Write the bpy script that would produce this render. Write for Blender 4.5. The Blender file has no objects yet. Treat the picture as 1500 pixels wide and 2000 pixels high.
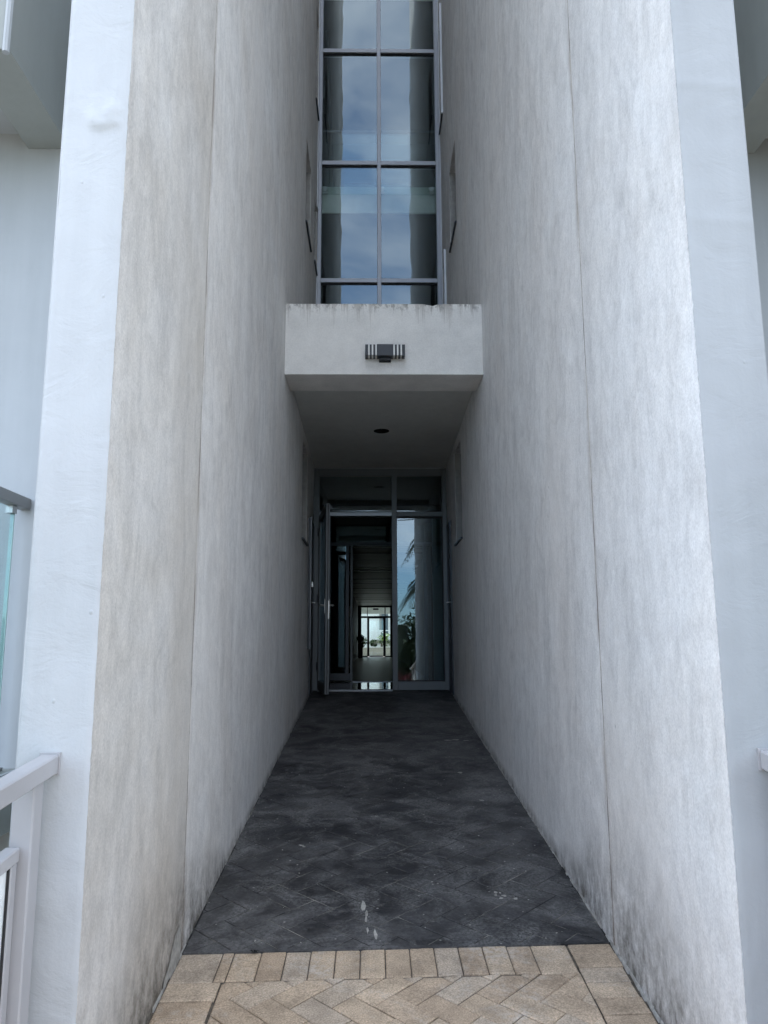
import bpy, bmesh, math, random
from mathutils import Vector, Matrix, noise as mnoise
random.seed(7)
scene = bpy.context.scene
COL = scene.collection
rad = math.radians

# ------------------------------------------------------------------ camera
CAM_Z = 1.5308
cam_d = bpy.data.cameras.new('camera')
cam_d.sensor_fit = 'VERTICAL'
cam_d.sensor_height = 36.0
cam_d.lens = 1503.0 / 2000.0 * 36.0
cam_d.clip_start = 0.05
cam_d.clip_end = 2000
cam = bpy.data.objects.new('camera', cam_d)
COL.objects.link(cam)
scene.camera = cam
PITCH, YAW, ROLL = 0.1685, 0.0152, -0.0039
cp, sp, cy, sy = math.cos(PITCH), math.sin(PITCH), math.cos(YAW), math.sin(YAW)
f_ = Vector((sy*cp, cy*cp, sp)); r_ = Vector((cy, -sy, 0)); u_ = r_.cross(f_)
r2 = r_*math.cos(ROLL) + u_*math.sin(ROLL); u2 = u_*math.cos(ROLL) - r_*math.sin(ROLL)
cam.matrix_world = Matrix(((r2.x, u2.x, -f_.x, 0), (r2.y, u2.y, -f_.y, 0), (r2.z, u2.z, -f_.z, CAM_Z), (0, 0, 0, 1)))

# ------------------------------------------------------------------ sky, sun, exposure
SUN_EL, SUN_AZ = rad(60), rad(-75)      # azimuth from +y (behind the building), negative = to the left
W = bpy.data.worlds.new('World'); scene.world = W; W.use_nodes = True
nt = W.node_tree; nt.nodes.clear()
out = nt.nodes.new('ShaderNodeOutputWorld'); bg = nt.nodes.new('ShaderNodeBackground')
sky = nt.nodes.new('ShaderNodeTexSky'); sky.sky_type = 'NISHITA'; sky.sun_disc = False
sky.sun_elevation = SUN_EL; sky.sun_rotation = SUN_AZ
sky.air_density = 1.0; sky.dust_density = 0.5; sky.ozone_density = 1.3
tc = nt.nodes.new('ShaderNodeTexCoord')
mp = nt.nodes.new('ShaderNodeMapping'); mp.inputs['Scale'].default_value = (1.0, 1.0, 1.7)
mp.inputs['Location'].default_value = (1.9, 0.8, 2.3)
n1 = nt.nodes.new('ShaderNodeTexNoise'); n1.inputs['Scale'].default_value = 2.1; n1.inputs['Detail'].default_value = 8; n1.inputs['Roughness'].default_value = .58
n1.inputs['Distortion'].default_value = .35
cr = nt.nodes.new('ShaderNodeValToRGB')
cr.color_ramp.elements[0].position = .41; cr.color_ramp.elements[0].color = (0.03, 0.03, 0.03, 1)
cr.color_ramp.elements[1].position = .78; cr.color_ramp.elements[1].color = (0.72, 0.72, 0.72, 1)
mx = nt.nodes.new('ShaderNodeMix'); mx.data_type = 'RGBA'
mx.inputs[7].default_value = (13.6, 13.0, 12.1, 1)
nt.links.new(tc.outputs['Generated'], mp.inputs['Vector']); nt.links.new(mp.outputs[0], n1.inputs['Vector'])
nt.links.new(n1.outputs['Fac'], cr.inputs[0]); nt.links.new(cr.outputs[0], mx.inputs[0])
sepz = nt.nodes.new('ShaderNodeSeparateXYZ'); nt.links.new(tc.outputs['Generated'], sepz.inputs[0])
lo = nt.nodes.new('ShaderNodeValToRGB')
lo.color_ramp.elements[0].position = 0.0; lo.color_ramp.elements[0].color = (.45, .70, 1.0, 1)
lo.color_ramp.elements[1].position = .42; lo.color_ramp.elements[1].color = (1.0, 1.0, .97, 1)
nt.links.new(sepz.outputs['Z'], lo.inputs[0])
mu = nt.nodes.new('ShaderNodeMix'); mu.data_type = 'RGBA'; mu.blend_type = 'MULTIPLY'; mu.inputs[0].default_value = 1.0
nt.links.new(sky.outputs[0], mu.inputs[6]); nt.links.new(lo.outputs[0], mu.inputs[7])
nt.links.new(mu.outputs[2], mx.inputs[6]); nt.links.new(mx.outputs[2], bg.inputs['Color'])
bg.inputs['Strength'].default_value = 0.15
nt.links.new(bg.outputs[0], out.inputs[0])

sun_d = bpy.data.lights.new('sun', 'SUN'); sun_d.energy = 2.6; sun_d.angle = rad(0.53); sun_d.color = (1.0, .95, .88)
sun = bpy.data.objects.new('sun', sun_d); COL.objects.link(sun)
sd = Vector((math.sin(SUN_AZ)*math.cos(SUN_EL), math.cos(SUN_AZ)*math.cos(SUN_EL), math.sin(SUN_EL)))
sun.rotation_euler = sd.to_track_quat('Z', 'Y').to_euler()
sun.location = sd*60

vs = scene.view_settings
scene.display_settings.display_device = 'sRGB'
vs.view_transform = 'Standard'; vs.look = 'None'; vs.exposure = 1.86; vs.gamma = 1.0; vs.use_curve_mapping = False
cy_ = scene.cycles
cy_.max_bounces = 14; cy_.diffuse_bounces = 6; cy_.glossy_bounces = 6; cy_.transmission_bounces = 8; cy_.transparent_max_bounces = 24
cy_.use_denoising = True; cy_.sample_clamp_indirect = 8.0
cy_.caustics_reflective = False; cy_.caustics_refractive = False

# ------------------------------------------------------------------ helpers
class MB:
    def __init__(s): s.v = []; s.f = []
    def quad(s, *p):
        i = len(s.v); s.v += [tuple(q) for q in p]; s.f.append(tuple(range(i, i+len(p)))); return s
    def hexa(s, p):      # 8 points: bottom 4 ccw, top 4 ccw
        i = len(s.v); s.v += [tuple(q) for q in p]
        for f in ((3, 2, 1, 0), (4, 5, 6, 7), (0, 1, 5, 4), (1, 2, 6, 5), (2, 3, 7, 6), (3, 0, 4, 7)):
            s.f.append(tuple(i+k for k in f))
        return s
    def box(s, x0, x1, y0, y1, z0, z1):
        return s.hexa([(x0, y0, z0), (x1, y0, z0), (x1, y1, z0), (x0, y1, z0), (x0, y0, z1), (x1, y0, z1), (x1, y1, z1), (x0, y1, z1)])
    def tube(s, pts, r, n=8, r1=None, cap=True):
        pts = [Vector(p) for p in pts]; rings = []
        for k, p in enumerate(pts):
            t = (pts[min(k+1, len(pts)-1)] - pts[max(k-1, 0)]).normalized()
            a = Vector((0, 0, 1)) if abs(t.z) < .9 else Vector((1, 0, 0))
            e1 = t.cross(a).normalized(); e2 = t.cross(e1).normalized()
            rr = r if r1 is None else r + (r1-r)*k/max(1, len(pts)-1)
            i = len(s.v)
            for j in range(n):
                an = 2*math.pi*j/n; s.v.append(tuple(p + e1*rr*math.cos(an) + e2*rr*math.sin(an)))
            rings.append(i)
        for a, b in zip(rings, rings[1:]):
            for j in range(n): s.f.append((a+j, a+(j+1) % n, b+(j+1) % n, b+j))
        if cap:
            s.f.append(tuple(rings[0]+j for j in reversed(range(n)))); s.f.append(tuple(rings[-1]+j for j in range(n)))
        return s
    def build(s, name, mat, parent=None, bevel=0.0, smooth=False, seg=1, loc=None):
        me = bpy.data.meshes.new(name); me.from_pydata(s.v, [], s.f); me.materials.append(mat)
        bm = bmesh.new(); bm.from_mesh(me)
        bmesh.ops.recalc_face_normals(bm, faces=bm.faces)
        if bevel > 0:
            bmesh.ops.remove_doubles(bm, verts=bm.verts, dist=1e-5)
            es = [e for e in bm.edges if len(e.link_faces) == 2 and e.calc_face_angle(0) > .5]
            bmesh.ops.bevel(bm, geom=es, offset=bevel, segments=seg, affect='EDGES', profile=.6)
        bm.to_mesh(me); bm.free()
        if smooth:
            for p in me.polygons: p.use_smooth = True
        o = bpy.data.objects.new(name, me); COL.objects.link(o)
        if parent is not None: o.parent = parent
        if loc: o.location = loc
        return o

def tag(o, label=None, cat=None, group=None, kind=None):
    if label: o['label'] = label
    if cat: o['category'] = cat
    if group: o['group'] = group
    if kind: o['kind'] = kind
    return o
def empty(name, loc=(0, 0, 0), **k):
    o = bpy.data.objects.new(name, None); COL.objects.link(o); o.location = loc; o.empty_display_size = .1
    return tag(o, **k)
def part(o, parent):       # parent keeping world placement (parents are unrotated empties)
    o.parent = parent; o.matrix_parent_inverse = Matrix.Translation(parent.location).inverted(); return o
def P(mb, name, mat, parent, **k):
    return part(mb.build(name, mat, None, **k), parent)
def box(name, mat, parent, *b, **k):
    return P(MB().box(*b), name, mat, parent, **k)

# ------------------------------------------------------------------ materials
class NT:
    def __init__(s, name):
        s.m = bpy.data.materials.new(name); s.m.use_nodes = True; s.t = s.m.node_tree
        s.b = s.t.nodes['Principled BSDF']; s.o = s.t.nodes['Material Output']
        s.tc = s.t.nodes.new('ShaderNodeTexCoord')
    def n(s, typ, **k):
        x = s.t.nodes.new(typ)
        for a, v in k.items(): setattr(x, a, v)
        return x
    def l(s, a, b): s.t.links.new(a, b)
    def mapping(s, scale, rot=(0, 0, 0), src='Object', loc=(0, 0, 0)):
        m = s.n('ShaderNodeMapping'); m.inputs['Scale'].default_value = scale; m.inputs['Rotation'].default_value = rot; m.inputs['Location'].default_value = loc
        s.l(s.tc.outputs[src], m.inputs['Vector']); return m.outputs[0]
    def noise(s, vec, scale, detail=4, rough=.55, dist=0):
        x = s.n('ShaderNodeTexNoise'); x.inputs['Scale'].default_value = scale; x.inputs['Detail'].default_value = detail
        x.inputs['Roughness'].default_value = rough; x.inputs['Distortion'].default_value = dist
        s.l(vec, x.inputs['Vector']); return x.outputs['Fac']
    def ramp(s, fac, stops):
        x = s.n('ShaderNodeValToRGB'); e = x.color_ramp.elements
        while len(e) < len(stops): e.new(.5)
        for el, (p, c) in zip(e, stops):
            el.position = p; el.color = (c, c, c, 1) if isinstance(c, (int, float)) else (*c, 1)
        s.l(fac, x.inputs[0]); return x.outputs[0]
    def mix(s, fac, a, b, mode='MIX'):
        x = s.n('ShaderNodeMix', data_type='RGBA', blend_type=mode)
        for i, v in ((0, fac), (6, a), (7, b)):
            if hasattr(v, 'links'): s.l(v, x.inputs[i])
            elif i == 0: x.inputs[0].default_value = v
            else: x.inputs[i].default_value = (*v, 1) if len(v) == 3 else v
        return x.outputs[2]
    def math(s, op, a, b=None, clamp=False):
        x = s.n('ShaderNodeMath', operation=op, use_clamp=clamp)
        for i, v in enumerate((a, b)):
            if v is None: continue
            if hasattr(v, 'links'): s.l(v, x.inputs[i])
            else: x.inputs[i].default_value = v
        return x.outputs[0]
    def bump(s, h, strength=.3, dist=.01):
        x = s.n('ShaderNodeBump'); x.inputs['Strength'].default_value = strength; x.inputs['Distance'].default_value = dist
        s.l(h, x.inputs['Height']); s.l(x.outputs[0], s.b.inputs['Normal']); return x.outputs[0]
    def col(s, c):
        if hasattr(c, 'links'): s.l(c, s.b.inputs['Base Color'])
        else: s.b.inputs['Base Color'].default_value = (*c, 1)
    def rough(s, r):
        if hasattr(r, 'links'): s.l(r, s.b.inputs['Roughness'])
        else: s.b.inputs['Roughness'].default_value = r

def simple(name, c, rough=.5, metal=0.0, var=.06, spec=.5, scale=6.0):
    k = NT(name); v = k.mapping((1, 1, 1))
    n = k.noise(v, scale, 5)
    f = k.ramp(n, [(.3, 1-var), (.7, 1+var)])
    k.col(k.mix(1.0, (*c, 1), f, 'MULTIPLY')); k.rough(rough)
    k.b.inputs['Metallic'].default_value = metal; k.b.inputs['Specular IOR Level'].default_value = spec
    return k.m

SLOPE = 0.0948
def stucco(name, base, warm, dark, seed, streak_rot=0.0, brush=.5, warm_bias=.5):
    k = NT(name)
    v = k.mapping((1, 1, 1), loc=(seed, seed*.7, seed*.3))
    vs_ = k.mapping((2.6, 2.6, .6), rot=(streak_rot, 0, 0), loc=(seed, 0, seed))
    vf = k.mapping((36, 36, 20), rot=(streak_rot*1.6, 0, 0), loc=(0, seed, 0))
    big = k.noise(v, .9, 4, .6, .6)
    streak = k.noise(vs_, 1.0, 7, .62, .4)
    fine = k.noise(vf, 1.0, 6, .68, .6)
    grain = k.noise(v, 120, 4, .7)
    c = k.mix(k.ramp(big, [(warm_bias-.14, 0.0), (warm_bias+.16, 1.0)]), base, warm)
    c = k.mix(k.math('MULTIPLY', k.ramp(streak, [(.42, 0.0), (.72, 1.0)]), .6), c, dark)
    c = k.mix(1.0, c, k.ramp(fine, [(.28, .90), (.5, 1.0), (.74, 1.08)]), 'MULTIPLY')
    c = k.mix(1.0, c, k.ramp(grain, [(.3, .86), (.7, 1.11)]), 'MULTIPLY')
    tro = k.noise(k.mapping((2.4, 2.4, .8), rot=(streak_rot*2, 0, 0), loc=(seed, 3, seed)), 2.2, 8, .7, 1.2)
    c = k.mix(1.0, c, k.ramp(tro, [(.32, .86), (.5, 1.0), (.68, 1.07)]), 'MULTIPLY')
    mot = k.noise(k.mapping((7, 7, 5.5), rot=(streak_rot*2.5, 0, 0), loc=(seed, 5, seed)), 1.0, 9, .74, .9)
    c = k.mix(1.0, c, k.ramp(mot, [(.34, .90), (.5, 1.0), (.66, 1.06)]), 'MULTIPLY')
    wash = k.noise(k.mapping((1.1, 1.1, .28), loc=(seed*2, 1, 0)), 1.4, 6, .6, .5)
    c = k.mix(k.math('MULTIPLY', k.ramp(wash, [(.52, 0.0), (.70, 1.0)]), .45), c, warm)
    # brown bleed each side of the movement joint
    jy = k.n('ShaderNodeSeparateXYZ'); k.l(k.tc.outputs['Object'], jy.inputs[0])
    jd = k.ramp(k.math('ABSOLUTE', k.math('SUBTRACT', jy.outputs['Y'], 3.345)), [(.0, 1.0), (.045, 0.0)])
    jn = k.ramp(k.noise(k.mapping((1, 6, 1.2), loc=(0, seed, 3)), 2.0, 6, .7), [(.45, 0.0), (.65, 1.0)])
    c = k.mix(k.math('MULTIPLY', k.math('MULTIPLY', jd, jn), .55), c, (.26, .20, .15))
    # small dark pits
    vor = k.n('ShaderNodeTexVoronoi'); vor.inputs['Scale'].default_value = 5.5
    k.l(k.mapping((1, 1, .6), loc=(seed, 1, 2)), vor.inputs['Vector'])
    pit = k.ramp(vor.outputs['Distance'], [(.018, 1.0), (.034, 0.0)])
    c = k.mix(k.math('MULTIPLY', pit, .45), c, (.12, .11, .10))
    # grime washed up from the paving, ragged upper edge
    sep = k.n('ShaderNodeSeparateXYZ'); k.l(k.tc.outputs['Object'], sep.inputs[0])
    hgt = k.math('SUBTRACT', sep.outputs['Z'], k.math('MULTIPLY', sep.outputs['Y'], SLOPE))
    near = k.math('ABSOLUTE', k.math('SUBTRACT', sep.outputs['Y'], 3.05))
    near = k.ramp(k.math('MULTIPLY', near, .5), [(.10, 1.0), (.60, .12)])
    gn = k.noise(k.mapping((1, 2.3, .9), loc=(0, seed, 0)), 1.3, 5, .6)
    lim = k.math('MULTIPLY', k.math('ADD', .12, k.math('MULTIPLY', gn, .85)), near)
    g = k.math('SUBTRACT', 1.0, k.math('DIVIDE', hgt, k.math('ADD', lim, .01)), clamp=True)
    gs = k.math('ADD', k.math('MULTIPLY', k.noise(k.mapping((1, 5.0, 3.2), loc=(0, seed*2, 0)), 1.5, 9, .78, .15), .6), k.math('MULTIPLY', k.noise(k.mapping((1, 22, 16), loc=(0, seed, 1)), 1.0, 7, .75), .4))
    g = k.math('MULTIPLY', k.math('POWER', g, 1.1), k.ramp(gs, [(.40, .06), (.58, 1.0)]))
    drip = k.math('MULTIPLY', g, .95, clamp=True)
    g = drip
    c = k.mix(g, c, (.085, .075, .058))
    k.col(c); k.rough(.88); k.b.inputs['Specular IOR Level'].default_value = .25
    h = k.math('ADD', k.math('ADD', k.math('MULTIPLY', mot, .8), k.math('MULTIPLY', fine, brush)), k.math('ADD', k.math('MULTIPLY', grain, .25), k.math('MULTIPLY', streak, .25)))
    h = k.math('SUBTRACT', h, k.math('MULTIPLY', pit, .5))
    k.bump(h, .5, .012)
    return k.m

def paint_wall(name, base, bump=.18, seed=0.0):
    k = NT(name); v = k.mapping((1, 1, 1), loc=(seed, seed, 0))
    n = k.noise(v, 1.6, 5, .6); g = k.noise(v, 75, 4, .6); lum = k.noise(k.mapping((4, 4, 5), rot=(0, .5, 0), loc=(seed, 0, 0)), 1.5, 6, .6, .8)
    stn = k.noise(k.mapping((7, 7, .5), loc=(0, seed, 0)), 1.2, 5, .6)
    c = k.mix(1.0, (*base, 1), k.ramp(n, [(.3, .94), (.7, 1.04)]), 'MULTIPLY')
    c = k.mix(1.0, c, k.ramp(stn, [(.35, .95), (.62, 1.02)]), 'MULTIPLY')
    vor = k.n('ShaderNodeTexVoronoi'); vor.inputs['Scale'].default_value = 9
    k.l(k.mapping((1, 1, .8), loc=(seed, 2, 1)), vor.inputs['Vector'])
    sp_ = k.ramp(vor.outputs['Distance'], [(.02, 1.0), (.06, 0.0)])
    k.col(k.mix(k.math('MULTIPLY', sp_, .10), c, (.35, .34, .32))); k.rough(.55); k.b.inputs['Specular IOR Level'].default_value = .35
    k.bump(k.math('ADD', k.math('MULTIPLY', g, .22), k.math('ADD', k.math('MULTIPLY', lum, 1.3), k.math('MULTIPLY', sp_, .6))), bump, .012)
    return k.m

def paver_mat(name, tones, dust, spec_white=.5):
    k = NT(name)
    oi = k.n('ShaderNodeObjectInfo')
    v = k.n('ShaderNodeVectorMath', operation='ADD'); k.l(k.tc.outputs['Object'], v.inputs[0]); k.l(oi.outputs['Location'], v.inputs[1])
    vec = v.outputs[0]
    c = k.ramp(oi.outputs['Random'], tones)
    blot = k.noise(vec, 9, 5, .6); gr = k.noise(vec, 160, 4, .7); mid = k.noise(vec, 38, 4, .65)
    c = k.mix(1.0, c, k.ramp(blot, [(.3, .72), (.7, 1.2)]), 'MULTIPLY')
    c = k.mix(1.0, c, k.ramp(gr, [(.28, .48), (.72, 1.45)]), 'MULTIPLY')
    d2 = k.noise(vec, 3.1, 6, .7, .8)
    c = k.mix(k.math('MULTIPLY', k.math('MULTIPLY', k.ramp(d2, [(.5, 0.0), (.68, 1.0)]), k.ramp(mid, [(.4, 0.0), (.6, 1.0)])), spec_white), c, dust)
    vor = k.n('ShaderNodeTexVoronoi'); vor.inputs['Scale'].default_value = 42; k.l(vec, vor.inputs['Vector'])
    pk = k.math('MULTIPLY', k.ramp(vor.outputs['Distance'], [(.05, 1.0), (.16, 0.0)]), k.ramp(k.noise(vec, 7, 3), [(.52, 0.0), (.62, 1.0)]))
    c = k.mix(k.math('MULTIPLY', pk, .55), c, (.50, .47, .42))
    k.col(c); k.rough(.86); k.b.inputs['Specular IOR Level'].default_value = .3
    k.bump(k.math('ADD', gr, k.math('MULTIPLY', mid, .8)), .35, .003)
    return k.m

def dark_floor_mat():
    k = NT('dark painted paving')
    geo = k.n('ShaderNodeNewGeometry'); vec = geo.outputs['Position']
    mp_ = k.n('ShaderNodeMapping'); mp_.inputs['Scale'].default_value = (1, 1, 1); k.l(vec, mp_.inputs['Vector']); vec = mp_.outputs[0]
    big = k.noise(vec, 1.9, 9, .70, .5); mid = k.noise(vec, 9, 9, .74, .6); fin = k.noise(vec, 75, 5, .75)
    base = k.mix(k.ramp(big, [(.42, 0.0), (.60, 1.0)]), (.026, .026, .028), (.078, .077, .077))
    base = k.mix(1.0, base, k.ramp(mid, [(.34, .55), (.66, 1.7)]), 'MULTIPLY')
    base = k.mix(1.0, base, k.ramp(fin, [(.28, .62), (.74, 1.5)]), 'MULTIPLY')
    # dusty worn patches
    sc = k.math('MULTIPLY', k.ramp(k.noise(vec, 3.2, 7, .72, 1.1), [(.47, 0.0), (.64, 1.0)]), k.ramp(fin, [(.38, 0.0), (.60, 1.0)]))
    base = k.mix(k.math('MULTIPLY', sc, .75), base, (.24, .238, .23))
    # white paint flecks
    vor = k.n('ShaderNodeTexVoronoi'); vor.inputs['Scale'].default_value = 13; k.l(vec, vor.inputs['Vector'])
    vor.inputs['Randomness'].default_value = 1.0
    wob = k.math('ADD', vor.outputs['Distance'], k.math('MULTIPLY', k.math('SUBTRACT', k.noise(vec, 90, 3), .5), .09))
    fl = k.math('MULTIPLY', k.ramp(wob, [(.05, 1.0), (.075, 0.0)]), k.ramp(k.noise(vec, 2.3, 4), [(.42, 0.0), (.52, 1.0)]))
    base = k.mix(k.math('MULTIPLY', fl, .9), base, (.42, .41, .38))
    k.col(base); k.rough(k.ramp(mid, [(.3, .50), (.7, .72)])); k.b.inputs['Specular IOR Level'].default_value = .32
    k.bump(k.math('ADD', k.math('MULTIPLY', fin, .5), mid), .25, .004)
    return k.m

def glass(name, tint, refl, wav=.0, bump_scale=1.2):
    k = NT(name); t = k.t; t.nodes.remove(k.b)
    tr = k.n('ShaderNodeBsdfTransparent'); tr.inputs[0].default_value = (*tint, 1)
    gl = k.n('ShaderNodeBsdfGlossy'); gl.inputs['Roughness'].default_value = 0.0; gl.inputs[0].default_value = (.76, .92, 1, 1)
    lw = k.n('ShaderNodeLayerWeight'); lw.inputs['Blend'].default_value = .5
    p5 = k.math('POWER', lw.outputs['Facing'], 5.0)
    fac = k.math('ADD', k.math('MULTIPLY', p5, 1-refl), refl)
    ms = k.n('ShaderNodeMixShader'); k.l(fac, ms.inputs[0]); k.l(tr.outputs[0], ms.inputs[1]); k.l(gl.outputs[0], ms.inputs[2])
    if wav:
        n = k.noise(k.mapping((1, 1, 1)), bump_scale, 2, .4)
        bp = k.n('ShaderNodeBump'); bp.inputs['Strength'].default_value = 1; bp.inputs['Distance'].default_value = wav
        k.l(n, bp.inputs['Height']); k.l(bp.outputs[0], gl.inputs['Normal'])
    k.l(ms.outputs[0], k.o.inputs[0]); return k.m

def canopy_mat():
    k = NT('stained white render')
    v = k.mapping((1, 1, 1)); n = k.noise(v, 5, 6, .65); f = k.noise(v, 70, 4, .6)
    c = k.mix(1.0, (.80, .785, .75, 1), k.ramp(n, [(.3, .90), (.7, 1.07)]), 'MULTIPLY')
    c = k.mix(1.0, c, k.ramp(f, [(.3, .93), (.7, 1.05)]), 'MULTIPLY')
    sep = k.n('ShaderNodeSeparateXYZ'); k.l(k.tc.outputs['Object'], sep.inputs[0])
    # mould and rust runs coming down from the top edge
    d = k.math('SUBTRACT', 4.495, sep.outputs['Z'])
    run = k.noise(k.mapping((8, 1, .3), loc=(3.3, 0, 0)), 1.0, 8, .78)
    lim = k.math('MULTIPLY', k.ramp(run, [(.50, 0.0), (.72, 1.0)]), .60)
    g = k.math('SUBTRACT', 1.0, k.math('DIVIDE', d, k.math('ADD', lim, .004)), clamp=True)
    c = k.mix(k.math('MULTIPLY', g, .42), c, (.16, .12, .085))
    sp2 = k.noise(k.mapping((30, 1, 18)), 1.0, 5, .7)
    t = k.ramp(d, [(.0, 1.0), (.09, 0.0)])
    c = k.mix(k.math('MULTIPLY', k.math('MULTIPLY', t, k.ramp(sp2, [(.5, 0.0), (.62, 1.0)])), .7), c, (.09, .085, .07))
    k.col(c); k.rough(.85); k.b.inputs['Specular IOR Level'].default_value = .25
    k.bump(k.math('ADD', n, k.math('MULTIPLY', f, .35)), .3, .008); return k.m

M = {}
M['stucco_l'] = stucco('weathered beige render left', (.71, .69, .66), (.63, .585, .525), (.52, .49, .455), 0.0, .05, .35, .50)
M['stucco_l_rear'] = stucco('cleaner lightened render left', (.84, .83, .81), (.77, .74, .70), (.68, .66, .635), 0.0, .05, .35, .50)  # rear panel cleaner, and lightened to offset dim light deep in the passage
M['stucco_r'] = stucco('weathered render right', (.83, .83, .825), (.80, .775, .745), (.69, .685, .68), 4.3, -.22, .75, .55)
M['stucco_r_rear'] = stucco('lightened render right', (.87, .87, .865), (.84, .82, .80), (.73, .725, .72), 4.3, -.22, .75, .55)  # rear panel colour lightened to make up for light lost deep inside
M['paint_l'] = paint_wall('white wall paint', (.50, .51, .515), .38, 0.0)
M['paint_r'] = paint_wall('pale grey wall paint', (.375, .385, .39), .30, 3.0)
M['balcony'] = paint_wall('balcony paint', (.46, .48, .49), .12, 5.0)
M['balcony_r'] = paint_wall('shaded balcony paint', (.27, .28, .28), .12, 6.0)  # right bay's shade put into the colour as a darker paint
M['balcony_beam'] = paint_wall('balcony beam render', (.35, .365, .34), .25, 9.0)
M['canopy'] = canopy_mat()
M['soffit'] = paint_wall('soffit board', (.64, .65, .625), .06, 2.0)
k = NT('old joint sealant'); v = k.mapping((1, 1, .8)); k.col(k.mix(k.ramp(k.noise(v, 2.6, 7, .75), [(.44, 0.0), (.56, 1.0)]), (.15, .11, .085), (.56, .52, .47))); k.rough(.85); M['sealant'] = k.m
M['mortar'] = simple('crumbly mortar', (.40, .39, .36), .95, var=.35, scale=30)
M['reveal'] = simple('darker window reveal', (.36, .355, .34), .9, var=.15, scale=14)  # lining set darker than the wall render
M['tan'] = paver_mat('tan clay paver', [(0, (.52, .41, .295)), (.35, (.45, .345, .245)), (.6, (.56, .44, .315)), (.82, (.48, .395, .305)), (1, (.59, .475, .35))], (.66, .62, .56))
M['bed'] = simple('dark bedding sand', (.105, .088, .068), .95, var=.6, scale=30)
M['dark'] = dark_floor_mat()
k = NT('dusty joint'); v = k.mapping((1, 1, 1)); k.col(k.mix(k.ramp(k.noise(v, 3.5, 6, .7), [(.46, 0.0), (.66, 1.0)]), (.02, .02, .021), (.30, .285, .25))); k.rough(.9); M['dustjoint'] = k.m
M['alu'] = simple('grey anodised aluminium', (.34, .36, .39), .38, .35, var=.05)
M['alu_door'] = simple('shaded grey door aluminium', (.128, .142, .150), .45, .2, var=.05)  # same aluminium with the doorway's shade put into its colour
M['alu_light'] = simple('pale aluminium jamb', (.60, .63, .66), .42, .2, var=.06)
M['alu_dark'] = simple('dark aluminium', (.045, .05, .06), .4, .3)
M['steel'] = simple('brushed steel', (.50, .50, .48), .3, .9)
M['black'] = simple('black powder coat', (.010, .013, .019), .42)
M['void'] = simple('unlit void', (.012, .012, .012), .9)
M['diffuser'] = simple('milky white diffuser', (.82, .81, .76), .3)
M['gasket'] = simple('black rubber gasket', (.012, .012, .013), .6)
M['rail'] = simple('white painted metal rail', (.40, .39, .395), .40, var=.06)
M['panel'] = simple('white frosted panel', (.86, .88, .87), .22, var=.01)
M['handrail'] = simple('grey metal handrail', (.26, .255, .245), .4, .3)
M['glass_up'] = glass('reflective facade glass', (.62, .71, .70), .14, .0016, 1.5)
M['glass_door'] = glass('door glass', (.52, .62, .63), .12, .0010, 1.3)
M['glass_clear'] = glass('clear glass', (.86, .92, .90), .05)
M['glass_green'] = glass('green edged balcony glass', (.88, .93, .92), .10)
M['frit'] = simple('pale green glass edge', (.52, .72, .68), .3)
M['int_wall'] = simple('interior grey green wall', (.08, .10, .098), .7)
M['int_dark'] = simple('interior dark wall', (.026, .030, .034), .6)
M['slab_edge'] = simple('pale slab edge', (.84, .88, .84), .6)
M['teal_wall'] = simple('teal painted wall', (.16, .26, .28), .6)

def gloss_floor(name, c, rough):
    k = NT(name); v = k.mapping((1, 1, 1)); n = k.noise(v, 5, 5)
    k.col(k.mix(1.0, (*c, 1), k.ramp(n, [(.3, .8), (.7, 1.2)]), 'MULTIPLY')); k.rough(rough)
    k.b.inputs['Specular IOR Level'].default_value = .6; return k.m
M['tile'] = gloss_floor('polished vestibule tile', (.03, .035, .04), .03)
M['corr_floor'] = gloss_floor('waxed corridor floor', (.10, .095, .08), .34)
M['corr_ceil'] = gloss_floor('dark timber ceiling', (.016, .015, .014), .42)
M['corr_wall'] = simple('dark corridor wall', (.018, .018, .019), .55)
M['ground'] = simple('pale concrete ground', (.17, .158, .13), .9, var=.15, scale=.8)
M['planter'] = simple('pale planter render', (.34, .33, .30), .85)
M['far_wall'] = simple('white far wall', (.78, .80, .78), .8)
M['far_glass'] = simple('far window', (.10, .13, .15), .15)
M['soil'] = simple('soil', (.03, .022, .015), .95)
def leaf(name, c, var=.4, trans=.25):
    k = NT(name); oi = k.n('ShaderNodeNewGeometry')
    f = k.ramp(oi.outputs['Random Per Island'], [(0, 1-var), (1, 1+var)])
    c2 = k.mix(1.0, (*c, 1), f, 'MULTIPLY'); k.col(c2); k.rough(.45)
    tl = k.n('ShaderNodeBsdfTranslucent'); k.l(c2, tl.inputs[0])
    ms = k.n('ShaderNodeMixShader'); ms.inputs[0].default_value = trans
    k.l(k.b.outputs[0], ms.inputs[1]); k.l(tl.outputs[0], ms.inputs[2]); k.l(ms.outputs[0], k.o.inputs[0]); return k.m
M['palm'] = leaf('palm leaf', (.014, .030, .010)); M['shrub'] = leaf('shrub leaf', (.03, .058, .02)); M['redleaf'] = leaf('red cordyline leaf', (.14, .03, .035))
M['bark'] = simple('palm bark', (.18, .15, .12), .9, var=.3, scale=12)
M['lime'] = leaf('lime leaf', (.14, .22, .04))

# ------------------------------------------------------------------ ground
XL, XR = -.765, .973          # passage faces
OL, OR = -.963, 1.178         # outer faces
Y0, YJ, YE = 2.179, 3.338, 9.93
TOP = 18.6
TOPL = 19.5                    # unseen left top raised to keep the sun off the right wall
g = MB().box(-160, 160, -160, 220, -1.2, -.30).build('ground', M['ground']); tag(g, kind='structure')

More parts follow.
